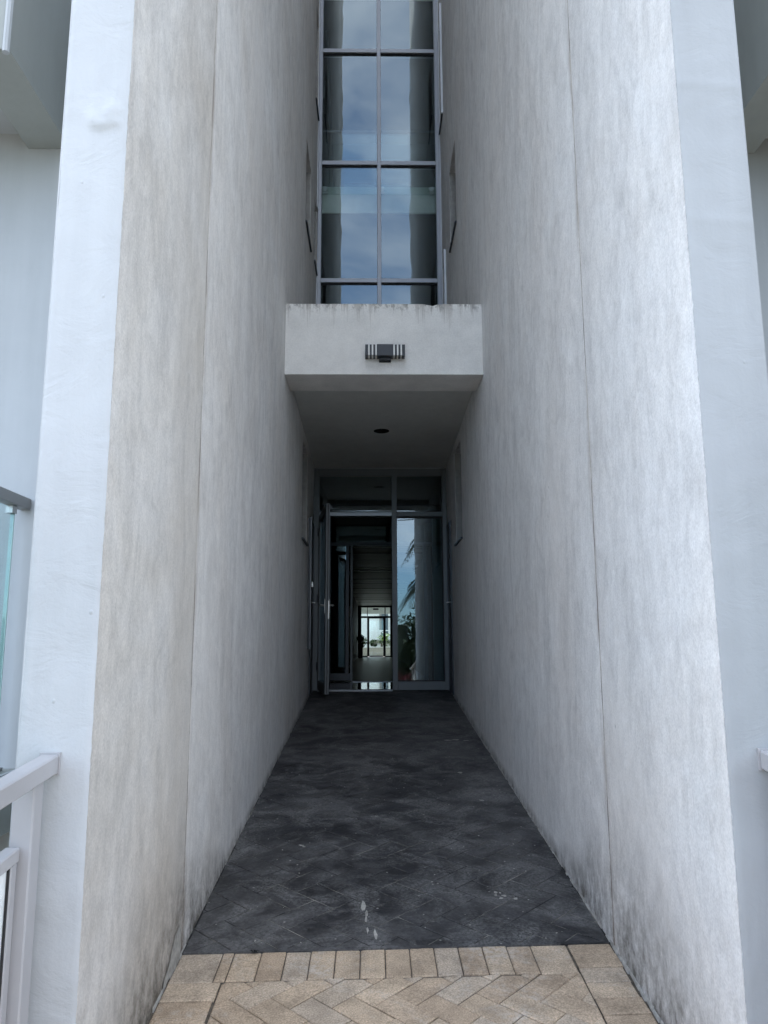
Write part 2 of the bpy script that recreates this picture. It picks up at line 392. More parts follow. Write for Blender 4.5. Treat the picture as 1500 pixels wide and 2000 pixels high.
# ------------------------------------------------------------------ ramp: tan pavers then dark floor
ANG = math.atan(SLOPE); CA = math.cos(ANG)
def strip_base(name, y0, y1, mat, top, x0=XL-.05, x1=XR+.05):
    def ty(x, y): return y/CA + (TILT*(x-.1) if abs(y-3.354) < .05 else 0)
    o = MB().hexa([(x0, ty(x0, y0), -.55), (x1, ty(x1, y0), -.55), (x1, ty(x1, y1), -.55), (x0, ty(x0, y1), -.55), (x0, ty(x0, y0), top), (x1, ty(x1, y0), top), (x1, ty(x1, y1), top), (x0, ty(x0, y1), top)]).build(name, mat)
    o.rotation_euler = (ANG, 0, 0); tag(o, kind='structure'); return o
TILT = .031
path = strip_base('path', -3.2, 3.352, M['bed'], -.007, XL-.02, XR+.02)
floor = strip_base('floor', 3.356, YE, M['dustjoint'], -.0018, XL-.02, XR+.02)

def clip(poly, x0, x1, y0, y1):
    def cut(p, inside, inter):
        r = []
        for i in range(len(p)):
            a, b = p[i-1], p[i]
            if inside(b):
                if not inside(a): r.append(inter(a, b))
                r.append(b)
            elif inside(a): r.append(inter(a, b))
        return r
    def xi(c): return lambda a, b: (c, a[1]+(b[1]-a[1])*(c-a[0])/(b[0]-a[0]))
    def yi(c): return lambda a, b: (a[0]+(b[0]-a[0])*(c-a[1])/(b[1]-a[1]), c)
    for ins, it in ((lambda p: p[0] >= x0, xi(x0)), (lambda p: p[0] <= x1, xi(x1)), (lambda p: p[1] >= y0, yi(y0)), (lambda p: p[1] <= y1, yi(y1))):
        if not poly: break
        poly = cut(poly, ins, it)
    return poly
def area(p): return .5*sum(p[i-1][0]*p[i][1]-p[i][0]*p[i-1][1] for i in range(len(p)))
def inset(p, d):
    n = len(p); r = []
    for i in range(n):
        a, b, c = Vector(p[i-1]), Vector(p[i]), Vector(p[(i+1) % n])
        e1 = (b-a).normalized(); e2 = (c-b).normalized()
        n1 = Vector((-e1.y, e1.x)); n2 = Vector((-e2.y, e2.x))
        k = 1 + n1.dot(n2)
        off = (n1+n2)/k if k > .3 else n1
        r.append(tuple(b+off*d))
    return r
def paver_mesh(mb, poly, th, ch, z=0.0):
    lo = poly; hi = inset(poly, ch); n = len(poly); i = len(mb.v)
    mb.v += [(x, y, z-th) for x, y in lo] + [(x, y, z-ch*.8) for x, y in lo] + [(x, y, z) for x, y in hi]
    for k in range(n):
        j = (k+1) % n
        mb.f.append((i+k, i+j, i+n+j, i+n+k)); mb.f.append((i+n+k, i+n+j, i+2*n+j, i+2*n+k))
    mb.f.append(tuple(i+2*n+k for k in range(n)))
SHARED = {}
def tilt(p, dark=False):
    return [(x, y+TILT*(x-.1)*(max(0.0, 1-(y-3.36)/3.0) if dark else 1.0)) for x, y in p]
def place_paver(poly, parent, mat, name, joint, th, ch, jit, seen=True, mass=None):
    if len(poly) < 3 or abs(area(poly)) < 2.5e-4: return
    if area(poly) < 0: poly = poly[::-1]
    poly = tilt(poly, name == 'stamped_brick')
    # drop near-duplicate points
    q = []
    for p in poly:
        if not q or (Vector(p)-Vector(q[-1])).length > .004: q.append(p)
    if len(q) > 1 and (Vector(q[0])-Vector(q[-1])).length < .004: q.pop()
    if len(q) < 3: return
    poly = inset(q, joint/2)
    if area(poly) < 2e-4: return
    dz = random.uniform(-jit, jit)
    if mass is not None:
        paver_mesh(mass, poly, th, ch, dz); return
    cx = sum(p[0] for p in poly)/len(poly); cyy = sum(p[1] for p in poly)/len(poly)
    loc = [(x-cx, y-cyy) for x, y in poly]
    key = (name, mat.name, tuple((round(x, 3), round(y, 3)) for x, y in loc))
    me = SHARED.get(key)
    if me is None:
        mb = MB(); paver_mesh(mb, loc, th, ch)
        me = bpy.data.meshes.new(name); me.from_pydata(mb.v, [], mb.f); me.materials.append(mat); SHARED[key] = me
    o = bpy.data.objects.new(name, me); COL.objects.link(o); o.parent = parent
    o.location = (cx, cyy, dz); o.rotation_euler = (random.uniform(-1, 1)*jit*3, random.uniform(-1, 1)*jit*3, 0)
    return o
def herring(x0, x1, y0, y1, w, ox, oy):
    s2 = math.sqrt(.5); R = int((max(x1-x0, y1-y0))/w)+6; cx, cyy = (x0+x1)/2, (y0+y1)/2; res = []
    for a in range(-2*R, 2*R):
        for b in range(-R, R):
            bx, by = a+2*b, -a+2*b
            for (qx, qy, lx, ly) in ((0, 0, 2, 1), (2, 0, 1, 2)):
                pts = [(bx+qx, by+qy), (bx+qx+lx, by+qy), (bx+qx+lx, by+qy+ly), (bx+qx, by+qy+ly)]
                pts = [((p-q)*s2*w+ox, (p+q)*s2*w+oy) for p, q in pts]
                if max(p[0] for p in pts) < x0 or min(p[0] for p in pts) > x1 or max(p[1] for p in pts) < y0 or min(p[1] for p in pts) > y1: continue
                res.append(clip(pts, x0, x1, y0, y1))
    return res
def rect(x0, x1, y0, y1): return [(x0, y0), (x1, y0), (x1, y1), (x0, y1)]
SY = 1/CA
# tan soldier row along the dark floor
yt, yb = 3.349*SY, 3.134*SY
xs = [XL+.004, -.596, -.5515, -.443]
x = -.443
while x + .0985 < .792: x += .0985+random.uniform(-.001, .001); xs.append(x)
xs[-1] = .783
for a, b in zip(xs, xs[1:]):
    place_paver(rect(a, b, yb+random.uniform(-.004, .004), yt+random.uniform(-.003, .001)), path, M['tan'], 'paver', .0045, .06, .004, .0018)
# right border column, bricks laid across
ycol = 3.374*SY; k = 0
while ycol > 1.6:
    d = .1035
    sh = random.uniform(-.006, .006)
    place_paver(rect(.787+sh*.3, XR-.012+sh, ycol-d, ycol), path, M['tan'], 'paver', .0055, .06, .004, .002); ycol -= d+.0005
# left border column
ycol = yb-.004
for d in (.122, .128, .105, .105, .105, .105, .105, .105, .105, .105, .105, .105):
    place_paver(rect(XL+.006, -.565+random.uniform(-.008, .002), ycol-d, ycol), path, M['tan'], 'paver', .0045, .06, .004, .002); ycol -= d
# herringbone field
for poly in herring(-.561, .7845, 1.6, yb-.004, .104, -.145, 2.946*SY):
    place_paver(poly, path, M['tan'], 'paver', .0045, .06, .004, .002)
mass = MB()
for poly in herring(XL+.01, XR-.01, -3.1, 1.59, .104, -.145, 2.946*SY):
    place_paver(poly, path, M['tan'], 'paver', .0045, .06, .003, .0015, mass=mass)
o = mass.build('paving', M['tan'], path); tag(o, kind='stuff')
# dark stamped herringbone
dk = herring(XL+.006, XR-.006, 3.36*SY, YE*SY-.01, .133, -.176, 3.538*SY)
dk.sort(key=lambda p: sum(q[1] for q in p)/max(1, len(p)))
mass = MB(); cnt = 0
for poly in dk:
    if cnt < 296:
        if place_paver(poly, floor, M['dark'], 'stamped_brick', .006 if min([9]+[p[1] for p in poly]) < 4.6 else .0022, .04, .0012, .0007): cnt += 1
    else: place_paver(poly, floor, M['dark'], 'stamped_brick', .0022, .04, .0012, .0007, mass=mass)
if mass.v:
    o = mass.build('stamped_paving', M['dark'], floor); tag(o, kind='stuff')
# ragged cement lip between the pavers and the dark floor
mb = MB(); N = 46
for i in range(N):
    a, b = XL+.01+(XR-XL-.02)*i/N, XL+.01+(XR-XL-.02)*(i+1)/N
    ya, yb2 = 3.346+.011*mnoise.noise((a*9, 0, 0))+.004*mnoise.noise((a*40, 0, 3)), 3.346+.011*mnoise.noise((b*9, 0, 0))+.004*mnoise.noise((b*40, 0, 3))
    ta, tb = TILT*(a-.1), TILT*(b-.1)
    mb.quad((a, ya*SY+ta, .0022), (b, yb2*SY+tb, .0022), (b, 3.366*SY+tb, .003), (a, 3.366*SY+ta, .003))
    mb.quad((a, ya*SY+ta, -.01), (b, yb2*SY+tb, -.01), (b, yb2*SY+tb, .0022), (a, ya*SY+ta, .0022))
mb.build('cement_lip', M['dark'], floor)
# dried paint splashes and bits of grit stuck to the dark floor
M['splash'] = simple('dried pale paint splash', (.42, .41, .37), .8, var=.3, scale=40)
mb = MB()
spots = [(-.03, 3.62, .018, .10), (-.045, 3.74, .012, .05), (.01, 3.46, .008, .05), (.61, 3.83, .03, .02), (.58, 3.87, .02, .03), (.66, 3.80, .012, .012), (.32, 3.98, .02, .012), (.02, 5.0, .02, .012), (-.40, 4.5, .03, .018), (.72, 5.3, .025, .02), (.66, 6.0, .05, .03), (.74, 7.1, .09, .03)]
rs = random.Random(11)
for _ in range(90): spots.append((rs.uniform(XL+.05, XR-.05), 3.4+3.2*rs.random()**1.6, rs.uniform(.002, .006), rs.uniform(.002, .006)))
for x, y, a, b in spots:
    nb = 4 if a > .012 else 1
    for q in range(nb):
        ox, oy = x+rs.gauss(0, a*.5)*(nb > 1), y+rs.gauss(0, b*.6)*(nb > 1); sc = 1 if nb == 1 else rs.uniform(.18, .5)
        n_ = 7; pts = []
        for i in range(n_):
            an = 2*math.pi*i/n_; rr = rs.uniform(.5, 1.2)*sc; pts.append((ox+a*rr*math.cos(an), (oy+b*rr*math.sin(an))*SY, .0019))
        mb.quad(*pts)
o = mb.build('paint_splashes', M['splash'], floor); o['kind'] = 'stuff'
# a fallen dark seed pod on the pavers
sp_ = empty('fallen_leaf', (-.475, 3.315, 3.315*SLOPE+.002), label='small curled black leaf lying on the tan soldier row', cat='leaf')
mb = MB()
for an, ln in ((.3, .03), (1.2, .022), (2.6, .026), (-.5, .02)):
    d = Vector((math.cos(an), math.sin(an), .1)); s_ = Vector((-d.y, d.x, 0))*.006; b0 = Vector((-.475, 3.315, 3.315*SLOPE+.005))
    mb.quad(b0-s_*.4, b0+d*ln*.5-s_+Vector((0, 0, .006)), b0+d*ln, b0+d*ln*.5+s_+Vector((0, 0, .006)))
P(mb, 'blade', M['void'], sp_)

# ------------------------------------------------------------------ the two flank walls
def wall_sheet(mb, xf, xb, y0, y1, z0, z1, holes, step=.5):
    """face at xf with rectangular holes and reveals back to xb"""
    ys = sorted({y0, y1, *[h[0] for h in holes], *[h[1] for h in holes]}); zs = sorted({z0, z1, *[h[2] for h in holes], *[h[3] for h in holes]})
    idx = {}
    def V(x, y, z):
        k = (x, y, z)
        if k not in idx: idx[k] = len(mb.v); mb.v.append(k)
        return idx[k]
    def inh(a, b, c, d): return any(h[0]-1e-6 <= a and b <= h[1]+1e-6 and h[2]-1e-6 <= c and d <= h[3]+1e-6 for h in holes)
    for x in (xf, xb):
        for a, b in zip(ys, ys[1:]):
            for c, d in zip(zs, zs[1:]):
                if not inh(a, b, c, d): mb.f.append((V(x, a, c), V(x, b, c), V(x, b, d), V(x, a, d)))
    for (a, b, c, d) in holes+[(y0, y1, z0, z1)]:
        # split borders to keep the sheet joined
        yy = [y for y in ys if a <= y <= b]; zz = [z for z in zs if c <= z <= d]
        for p, q in zip(yy, yy[1:]):
            for z in (c, d): mb.f.append((V(xf, p, z), V(xf, q, z), V(xb, q, z), V(xb, p, z)))
        for p, q in zip(zz, zz[1:]):
            for y in (a, b): mb.f.append((V(xf, y, p), V(xf, y, q), V(xb, y, q), V(xb, y, p)))

def window_unit(wall, side, xf, y0, y1, z0, z1, depth=.12, sill=True, proud=False):
    s = side     # -1 left wall (inside is towards -x), +1 right wall
    xi = xf+s*depth
    fr = MB(); t = .045
    def bx(mb, a, b, c, d, e, f): mb.box(min(a, b), max(a, b), c, d, e, f)
    bx(fr, xi, xi+s*.05, y0+.001, y0+t, z0+.001, z1-.001); bx(fr, xi, xi+s*.05, y1-t, y1-.001, z0+.001, z1-.001)
    bx(fr, xi, xi+s*.05, y0+t, y1-t, z0+.001, z0+t); bx(fr, xi, xi+s*.05, y0+t, y1-t, z1-t, z1-.001)
    w = P(fr, 'window', M['alu_dark'], wall)
    pn = MB(); bx(pn, xi+s*.02, xi+s*.028, y0+t, y1-t, z0+t, z1-t); p_ = pn.build('pane', M['glass_door'], w)
    rv = MB(); bx(rv, xf+s*.002, xi, y1-.003, y1-.0005, z0+.001, z1-.001); rv.build('reveal', M['reveal'], w)
    bl = MB(); bx(bl, xi+s*.055, xi+s*.06, y0, y1, z0, z1); bl.build('dark_backing', M['int_dark'], w)  # dark sheet standing in for the unlit room behind the glass
    if sill:
        sl = MB(); bx(sl, xf-s*.022, xf+s*depth, y0-.02, y1+.02, z0-.022, z0-.003); s_ = sl.build('sill', M['alu_dark'], w)
    if proud:
        j = MB(); bx(j, xf-s*.03, xf-s*.001, y0-.028, y0-.002, z0-.03, z1+.03); j.build('casing', M['alu_light'], w)

LB = 'tall weathered render wall '
def flank(side):
    s = side; xf, xo = (XL, OL) if s < 0 else (XR, OR)
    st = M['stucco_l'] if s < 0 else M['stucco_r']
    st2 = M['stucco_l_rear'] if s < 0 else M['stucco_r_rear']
    top_ = TOPL if s < 0 else TOP
    w = empty('wall', (xf, Y0, 0), label=('tall beige grey rendered wall with white front edge, left of the passage' if s < 0 else 'tall pale bluish rendered wall with grey front edge, right of the passage'), cat='wall', group='flank walls of the passage')
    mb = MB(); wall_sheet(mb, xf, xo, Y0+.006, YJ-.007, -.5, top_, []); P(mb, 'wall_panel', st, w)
    holes = [(8.24, 8.86, 2.66, 3.74), (8.17, 8.84, 6.32, 7.37), (8.17, 8.84, 9.92, 10.97)]
    if s < 0: holes += [(9.44, 9.82, 6.5, 7.43), (9.40, 9.82, 8.85, 10.3)]
    else: holes += [(9.46, 9.90, 8.70, 10.35), (9.44, 9.88, 5.6, 6.62)]
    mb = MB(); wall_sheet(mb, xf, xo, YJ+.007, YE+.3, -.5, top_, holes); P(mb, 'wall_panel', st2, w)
    # recessed joint
    box('joint_filler', M['sealant'], w, min(xf+s*.0012, xo), max(xf+s*.0012, xo), YJ-.0068, YJ+.0068, -.5, top_)
    for i, h in enumerate(holes):
        window_unit(w, s, xf, *h, depth=.085, sill=True, proud=(i >= 3 and s > 0))
    # painted front face: real lumps in the skim coat
    x0, x1 = (OL, XL) if s < 0 else (XR, OR)
    nx, nz = 22, 520; zlo, zhi = -.4, 5.2; mb = MB()
    for j in range(nz+1):
        z = zlo+(zhi-zlo)*j/nz
        for i in range(nx+1):
            t = i/nx; x = x0+(x1-x0)*t
            edge = min(t, 1-t)
            inner = (t if s < 0 else 1-t)
            d = .0035*mnoise.noise((x*3+s*7, z*2.2, s*3.1))+.0015*mnoise.noise((x*14, z*11, s*5))
            if s < 0:    # blister in the skim coat high on the left edge
                zc_ = 3.128+.35*(x+.845)**2*8; dx = (x+.838)/.052; dz = (z-zc_)/(.012 if z < zc_ else .085+.5*max(0, x+.845))
                d += .015*math.exp(-dx**4-abs(dz)**1.6)*(.75+.5*mnoise.noise((x*30, z*25, 2)))
            else:
                for zz in (3.37, 2.9): d += .002*math.exp(-((z-zz+.08*x)/.018)**2)
            if i in (0, nx):
                x += (.0022*mnoise.noise((z*38, s*2, 1)) + .0012*mnoise.noise((z*110, s, 4)))*(1 if inner > .5 else .6)
                d -= .003
            mb.v.append((x, Y0-d, z))
    for j in range(nz):
        for i in range(nx):
            a = j*(nx+1)+i; mb.f.append((a, a+1, a+nx+2, a+nx+1))
    P(mb, 'painted_edge', M['paint_l'] if s < 0 else M['paint_r'], w, smooth=True)
    box('painted_edge', M['paint_l'] if s < 0 else M['paint_r'], w, x0, x1, Y0, Y0+.006, 5.2, top_)
    box('painted_return', M['paint_l'] if s < 0 else M['paint_r'], w, min(xo, xo+s*.004), max(xo, xo+s*.004), Y0+.004, YJ, -.4, top_)
    # mortar crumbs along the foot
    mb = MB(); y = 2.3
    while y < 9.7:
        L = random.uniform(.03, .10); hh = random.uniform(.004, .014 if s > 0 else .008); ww = random.uniform(.004, .013 if s > 0 else .007)
        za, zb = y*SLOPE, (y+L)*SLOPE; xx = xf-s*.0005
        if (s > 0 and random.random() < .85) or random.random() < .35:
            mb.hexa([(xx, y, za-.01), (xx-s*ww, y, za-.01), (xx-s*ww*random.uniform(.5, 1), y+L, zb-.01), (xx, y+L, zb-.01),
                     (xx, y, za+hh), (xx-s*ww*.4, y, za+hh*.5), (xx-s*ww*.3, y+L, zb+hh*.4), (xx, y+L, zb+hh*random.uniform(.6, 1))])
        y += L
    o = P(mb, 'mortar_bead', M['mortar'], w); o['kind'] = 'stuff'
    return w
wall_l = flank(-1); wall_r = flank(1)
# patch of fresh cement at the foot of the left wall, by the joint
mb = MB(); pts = [(3.30, .0), (3.30, .10), (3.27, .13), (3.20, .115), (3.12, .05), (3.06, .03), (3.05, 0)]
i0 = [(XL+.0035, y, y*SLOPE+z) for y, z in pts]
mb.quad(*i0); P(mb, 'cement_patch', M['mortar'], wall_l)

# ------------------------------------------------------------------ canopy
SOF_F, SOF_B = 3.945, 3.80
can = empty('canopy', (.1, 6.42, 3.84), label='stained white concrete canopy box spanning between the walls over the door', cat='canopy')
mb = MB(); nx = 40; yF = 6.416
top = []
for i in range(nx+1):
    x = XL+.0015+(XR-XL-.003)*i/nx
    z = 4.493+.003*mnoise.noise((x*6, 2, 0))+.0015*mnoise.noise((x*23, 5, 0))
    if abs(x-.545) < .04: z -= .022*(1-abs(x-.545)/.04)
    if abs(x-.50) < .03: z -= .008
    top.append((x, z))
for (xa, za), (xb, zb) in zip(top, top[1:]):
    mb.quad((xa, yF, 3.84), (xb, yF, 3.84), (xb, yF, zb), (xa, yF, za))
    mb.quad((xa, yF, za), (xb, yF, zb), (xb, 6.60, zb), (xa, 6.60, za))
    mb.quad((xa, 6.60, 3.84), (xb, 6.60, 3.84), (xb, yF, 3.84), (xa, yF, 3.84))
mb.quad((XL+.0015, 6.60, 3.84), (XR-.0015, 6.60, 3.84), (XR-.0015, 6.60, 4.49), (XL+.0015, 6.60, 4.49))
P(mb, 'fascia', M['canopy'], can)
box('drip_beam', M['canopy'], can, XL+.002, XR-.002, 6.601, 6.87, 3.842, 4.3)
box('deck', M['balcony_beam'], can, XL+.002, XR-.002, 6.871, 9.96, 4.05, 4.25)
# soffit board with a round cut-out
LX, LY, LR = .103, 8.36, .088
def sz(y): return SOF_F+(SOF_B-SOF_F)*(y-6.87)/(9.93-6.87)
mb = MB(); n = 32
ring = [(LX+LR*math.cos(2*math.pi*i/n), LY+LR*math.sin(2*math.pi*i/n)) for i in range(n)]
x0, x1, y0, y1 = XL+.002, XR-.002, 6.871, 9.93
outer = []
for px, py in ring:
    dx, dy = px-LX, py-LY
    t = min(((x1-LX)/dx if dx > 1e-9 else 1e9), ((x0-LX)/dx if dx < -1e-9 else 1e9), ((y1-LY)/dy if dy > 1e-9 else 1e9), ((y0-LY)/dy if dy < -1e-9 else 1e9))
    outer.append((LX+dx*t, LY+dy*t))
for i in range(n):
    j = (i+1) % n; a, b = outer[i], outer[j]; pl = [ring[i], a]
    for c in ((x0, y0), (x1, y0), (x1, y1), (x0, y1)):
        if abs(a[0]-b[0]) > 1e-6 and abs(a[1]-b[1]) > 1e-6:
            if (abs(c[0]-a[0]) < 1e-6 or abs(c[1]-a[1]) < 1e-6) and (abs(c[0]-b[0]) < 1e-6 or abs(c[1]-b[1]) < 1e-6): pl.append(c)
    pl += [b, ring[j]]
    mb.quad(*[(x, y, sz(y)) for x, y in pl])
P(mb, 'soffit', M['soffit'], can)
box('soffit_trim', M['alu'], can, XL+.03, XR-.03, 9.855, 9.868, 3.786, 3.797)
# open downlight hole: can, rim and loose wire
dl = empty('downlight', (LX, LY, sz(LY)), label='empty round downlight hole in the canopy soffit with a loose wire', cat='downlight')
mb = MB(); rr = LR+.002
for i in range(n):
    a, b = 2*math.pi*i/n, 2*math.pi*(i+1)/n
    A_, B_ = (LX+rr*math.cos(a), LY+rr*math.sin(a)), (LX+rr*math.cos(b), LY+rr*math.sin(b))
    mb.quad((*A_, sz(A_[1])+.001), (*B_, sz(B_[1])+.001), (*B_, 4.045), (*A_, 4.045)); mb.quad((*A_, 4.045), (*B_, 4.045), (LX, LY, 4.045))
P(mb, 'housing', M['void'], dl)
mb = MB()
for i in range(n):
    a, b = 2*math.pi*i/n, 2*math.pi*(i+1)/n
    q = []
    for an, r0, dz in ((a, LR, .001), (b, LR, .001), (b, LR+.008, -.003), (a, LR+.008, -.003)):
        x_, y_ = LX+r0*math.cos(an), LY+r0*math.sin(an); q.append((x_, y_, sz(y_)+dz-.0012))
    mb.quad(*q)
P(mb, 'rim', M['soffit'], dl)
P(MB().tube([(LX+.02, LY+.03, 4.04), (LX+.025, LY, 3.95), (LX+.012, LY-.045, 3.90), (LX-.004, LY-.06, 3.868)], .004, 6), 'wire', M['black'], dl)

# ------------------------------------------------------------------ wall lamp on the fascia
lamp = empty('wall_lamp', (.111, yF, 4.02), label='black horizontal wall lamp with slotted white ends on the canopy', cat='wall lamp')
lx0, lx1, lz0, lz1 = -.061, .283, 3.976, 4.076; yd = .10
cw = .142; cx = (lx0+lx1)/2
box('body', M['black'], lamp, cx-cw/2, cx+cw/2, yF-yd-.003, yF-.012, lz0-.002, lz1+.002, bevel=.002)
for sgn in (-1, 1):
    xe = cx+sgn*cw/2
    L = (lx1-lx0-cw)/2
    xa, xb = sorted((xe, xe+sgn*(L-.006)))
    box('diffuser', M['diffuser'], lamp, xa+.001, xb-.001, yF-yd+.006, yF-.016, lz0+.006, lz1-.006)
    g_, b_ = .0135, .0175
    xx = 0.0
    for q in range(3):
        xx += g_; wd = b_ if q < 2 else L-3*g_-2*b_
        xa, xb = sorted((xe+sgn*xx, xe+sgn*(xx+wd))); xx += wd
        # a thin band that wraps the diffuser
        nm = 'band' if q < 2 else 'end_cap'
        box(nm, M['black'], lamp, xa, xb, yF-yd, yF-.012, lz0, lz1, bevel=.0015)
box('back_plate', M['black'], lamp, cx-.052, cx+.052, yF-.0118, yF-.0005, lz0-.028, lz1-.01)
box('junction_box', M['black'], lamp, cx-.05, cx+.05, yF-.058, yF-.0125, lz0-.020, lz0-.0025)
P(MB().tube([(cx+.04, yF-.03, lz0-.019), (cx+.041, yF-.03, lz0-.034)], .003, 6), 'screw', M['black'], lamp)

# ------------------------------------------------------------------ facade glazing above the canopy
YG = 10.0
fac = empty('glass_facade', (.1, YG, 4.3), label='tall grey framed window wall between the render walls, above the canopy', cat='glass facade')
gx0, gx1 = XL+.001, XR-.001
TR = [4.69, 6.478, 8.266, 10.068, 11.86]; mw = .062
cxm = .100
P(MB().box(gx0, XL+.054, YG-.045, YG+.075, 4.26, TOP), 'frame', M['alu'], fac, bevel=.003)
P(MB().box(XR-.066, gx1, YG-.045, YG+.075, 4.26, TOP), 'frame', M['alu'], fac, bevel=.003)
P(MB().box(cxm-.027, cxm+.027, YG-.05, YG+.075, 4.26, TOP), 'mullion', M['alu'], fac, bevel=.003)
for z in TR:
    for a, b in ((XL+.0545, cxm-.0275), (cxm+.0275, XR-.0665)):
        box('transom', M['alu'], fac, a, b, YG-.04, YG+.07, z-.031, z+.031, bevel=.003)
        box('gasket', M['gasket'], fac, a, b, YG-.012, YG+.03, z-.05, z-.0315)
zz = [4.26]+TR+[TOP]
for c, d in zip(zz, zz[1:]):
    for a, b in ((XL+.055, cxm-.028), (cxm+.028, XR-.067)):
        gl = MB().quad((a, 0, c+.032), (b, 0, c+.032), (b, 0, d-.032), (a, 0, d-.032))
        o = gl.build('pane', M['glass_up']); o.location = (0, YG, 0)
        o.rotation_euler = (0, 0, random.uniform(-.0016, .0016)); part(o, fac)
# pale jamb strips along both walls beside the glazing
box('jamb', M['alu_light'], fac, XL+.0006, XL+.010, 9.83, YG-.046, 4.26, 6.46); box('jamb', M['alu_light'], fac, XL+.0006, XL+.010, 9.83, YG-.046, 7.5, TOP)
box('jamb', M['alu_light'], fac, XR-.011, XR-.0006, 9.91, YG-.046, 4.26, TOP)

# stair hall behind the facade
def struct(name, mat, *b):
    o = MB().box(*b).build(name, mat); tag(o, kind='structure'); return o
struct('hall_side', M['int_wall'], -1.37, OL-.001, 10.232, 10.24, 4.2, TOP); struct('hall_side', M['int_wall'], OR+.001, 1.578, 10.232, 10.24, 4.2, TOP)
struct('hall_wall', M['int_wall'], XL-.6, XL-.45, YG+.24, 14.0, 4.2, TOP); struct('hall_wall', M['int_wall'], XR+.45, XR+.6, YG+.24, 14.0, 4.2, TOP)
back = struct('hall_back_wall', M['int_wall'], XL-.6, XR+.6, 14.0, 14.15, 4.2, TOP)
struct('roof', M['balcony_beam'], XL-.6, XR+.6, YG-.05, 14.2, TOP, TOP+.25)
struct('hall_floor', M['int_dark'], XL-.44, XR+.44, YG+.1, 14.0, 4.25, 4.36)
for z in (7.80, 11.4):
    l_ = empty('landing', (.1, 10.5, z), label=('pale edged stair landing behind the facade glass' if z < 8 else 'upper stair landing behind the top facade glass'), cat='landing')
    box('slab', M['int_dark'], l_, XL-.44, XR+.44, 10.472, 13.99, z+.005, z+.35)
    box('edge_fascia', M['slab_edge'], l_, XL-.44, XR+.44, 10.45, 10.47, z-.02, z+.40)
bal = empty('balustrade', (.1, 10.43, 8.2), label='glass landing balustrade on three steel clamps behind the facade', cat='balustrade')
box('pane', M['glass_clear'], bal, XL-.3, XR+.3, 10.418, 10.43, 8.06, 9.06)
box('top_rail', M['alu_dark'], bal, XL-.3, XR+.3, 10.40, 10.445, 9.062, 9.10)
for x in (-.70, .145, .88):
    mb = MB().tube([(x-.024, 10.449, 8.14), (x-.024, 10.398, 8.14)], .017, 10); mb.tube([(x+.024, 10.449, 8.14), (x+.024, 10.398, 8.14)], .017, 10)
    mb.box(x-.045, x+.045, 10.406, 10.416, 8.07, 8.09); mb.box(x-.03, x+.03, 10.406, 10.416, 8.10, 8.18)
    P(mb, 'clamp', M['steel'], bal)
dr = empty('hall_door', (.1, 13.98, 8.2), label='dark framed double door at the back of the landing, through the glass', cat='door')
mb = MB()
for a, b in ((-.62, -.54), (.06, .14), (.74, .82)): mb.box(a, b, 13.93, 13.985, 8.16, 10.6)
mb.box(-.539, .059, 13.93, 13.985, 10.5, 10.6); mb.box(.141, .739, 13.93, 13.985, 10.5, 10.6)
P(mb, 'frame', M['alu_dark'], dr)
for a, b in ((-.535, .055), (.145, .735)): box('door_leaf', M['teal_wall'], dr, a, b, 13.945, 13.975, 8.17, 10.49)
st_ = empty('staircase', (-.95, 11.2, 8.2), label='dark stair flight rising behind the left facade glass', cat='staircase')
mb = MB()
mb.hexa([(-1.15, 10.75, 9.9), (-.72, 10.75, 9.9), (-.72, 13.2, 8.0), (-1.15, 13.2, 8.0), (-1.15, 10.75, 10.2), (-.72, 10.75, 10.2), (-.72, 13.2, 8.3), (-1.15, 13.2, 8.3)])
P(mb, 'stringer', M['int_dark'], st_)
mb = MB()
for i in range(10):
    y = 10.8+i*.24; z = 10.2-i*.186; mb.box(-1.14, -.73, y, y+.235, z-.11, z+.01)
o = P(mb, 'tread', M['int_wall'], st_); o['kind'] = 'stuff'
P(MB().tube([(-.70, 10.7, 11.05), (-.70, 13.2, 9.15)], .025, 8), 'handrail', M['alu_dark'], st_)

# ------------------------------------------------------------------ entrance screen
ZT = .945
ent = empty('entrance_screen', (.1, 9.93, ZT), label='grey aluminium entrance door frame with transom lights and an open glass door', cat='entrance door')
fy0, fy1 = 9.88, 9.985
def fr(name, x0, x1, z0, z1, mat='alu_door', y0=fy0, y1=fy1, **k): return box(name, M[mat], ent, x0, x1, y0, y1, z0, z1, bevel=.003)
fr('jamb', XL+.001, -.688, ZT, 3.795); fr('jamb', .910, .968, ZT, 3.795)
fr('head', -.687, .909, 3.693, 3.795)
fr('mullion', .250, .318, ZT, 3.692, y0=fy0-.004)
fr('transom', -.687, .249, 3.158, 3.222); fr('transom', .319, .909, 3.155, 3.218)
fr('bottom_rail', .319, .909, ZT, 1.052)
box('threshold', M['alu'], ent, -.687, .249, 9.86, 9.99, ZT-.03, ZT+.008)
box('door_stop', M['alu'], ent, -.687, .249, 9.875, 9.879, 3.162, 3.205)
def pane(x0, x1, z0, z1, m='glass_door', yaw=0.0):
    cxp = (x0+x1)/2
    o = MB().quad((x0-cxp, 0, z0), (x1-cxp, 0, z0), (x1-cxp, 0, z1), (x0-cxp, 0, z1)).build('pane', M[m]); o.location = (cxp, 9.93, 0); o.rotation_euler = (0, 0, yaw); part(o, ent); return o
pane(-.688, .250, 3.221, 3.694); pane(.318, .910, 3.217, 3.694); pane(.318, .910, 1.051, 3.156, yaw=.0)
for (x0, x1, z0, z1) in ((-.687, .249, 3.2225, 3.2305), (.319, .909, 3.2185, 3.2265), (.319, .909, 3.136, 3.1545), (.319, .909, 1.0525, 1.064)):
    box('gasket', M['gasket'], ent, x0, x1, 9.91, 9.928, z0, z1)
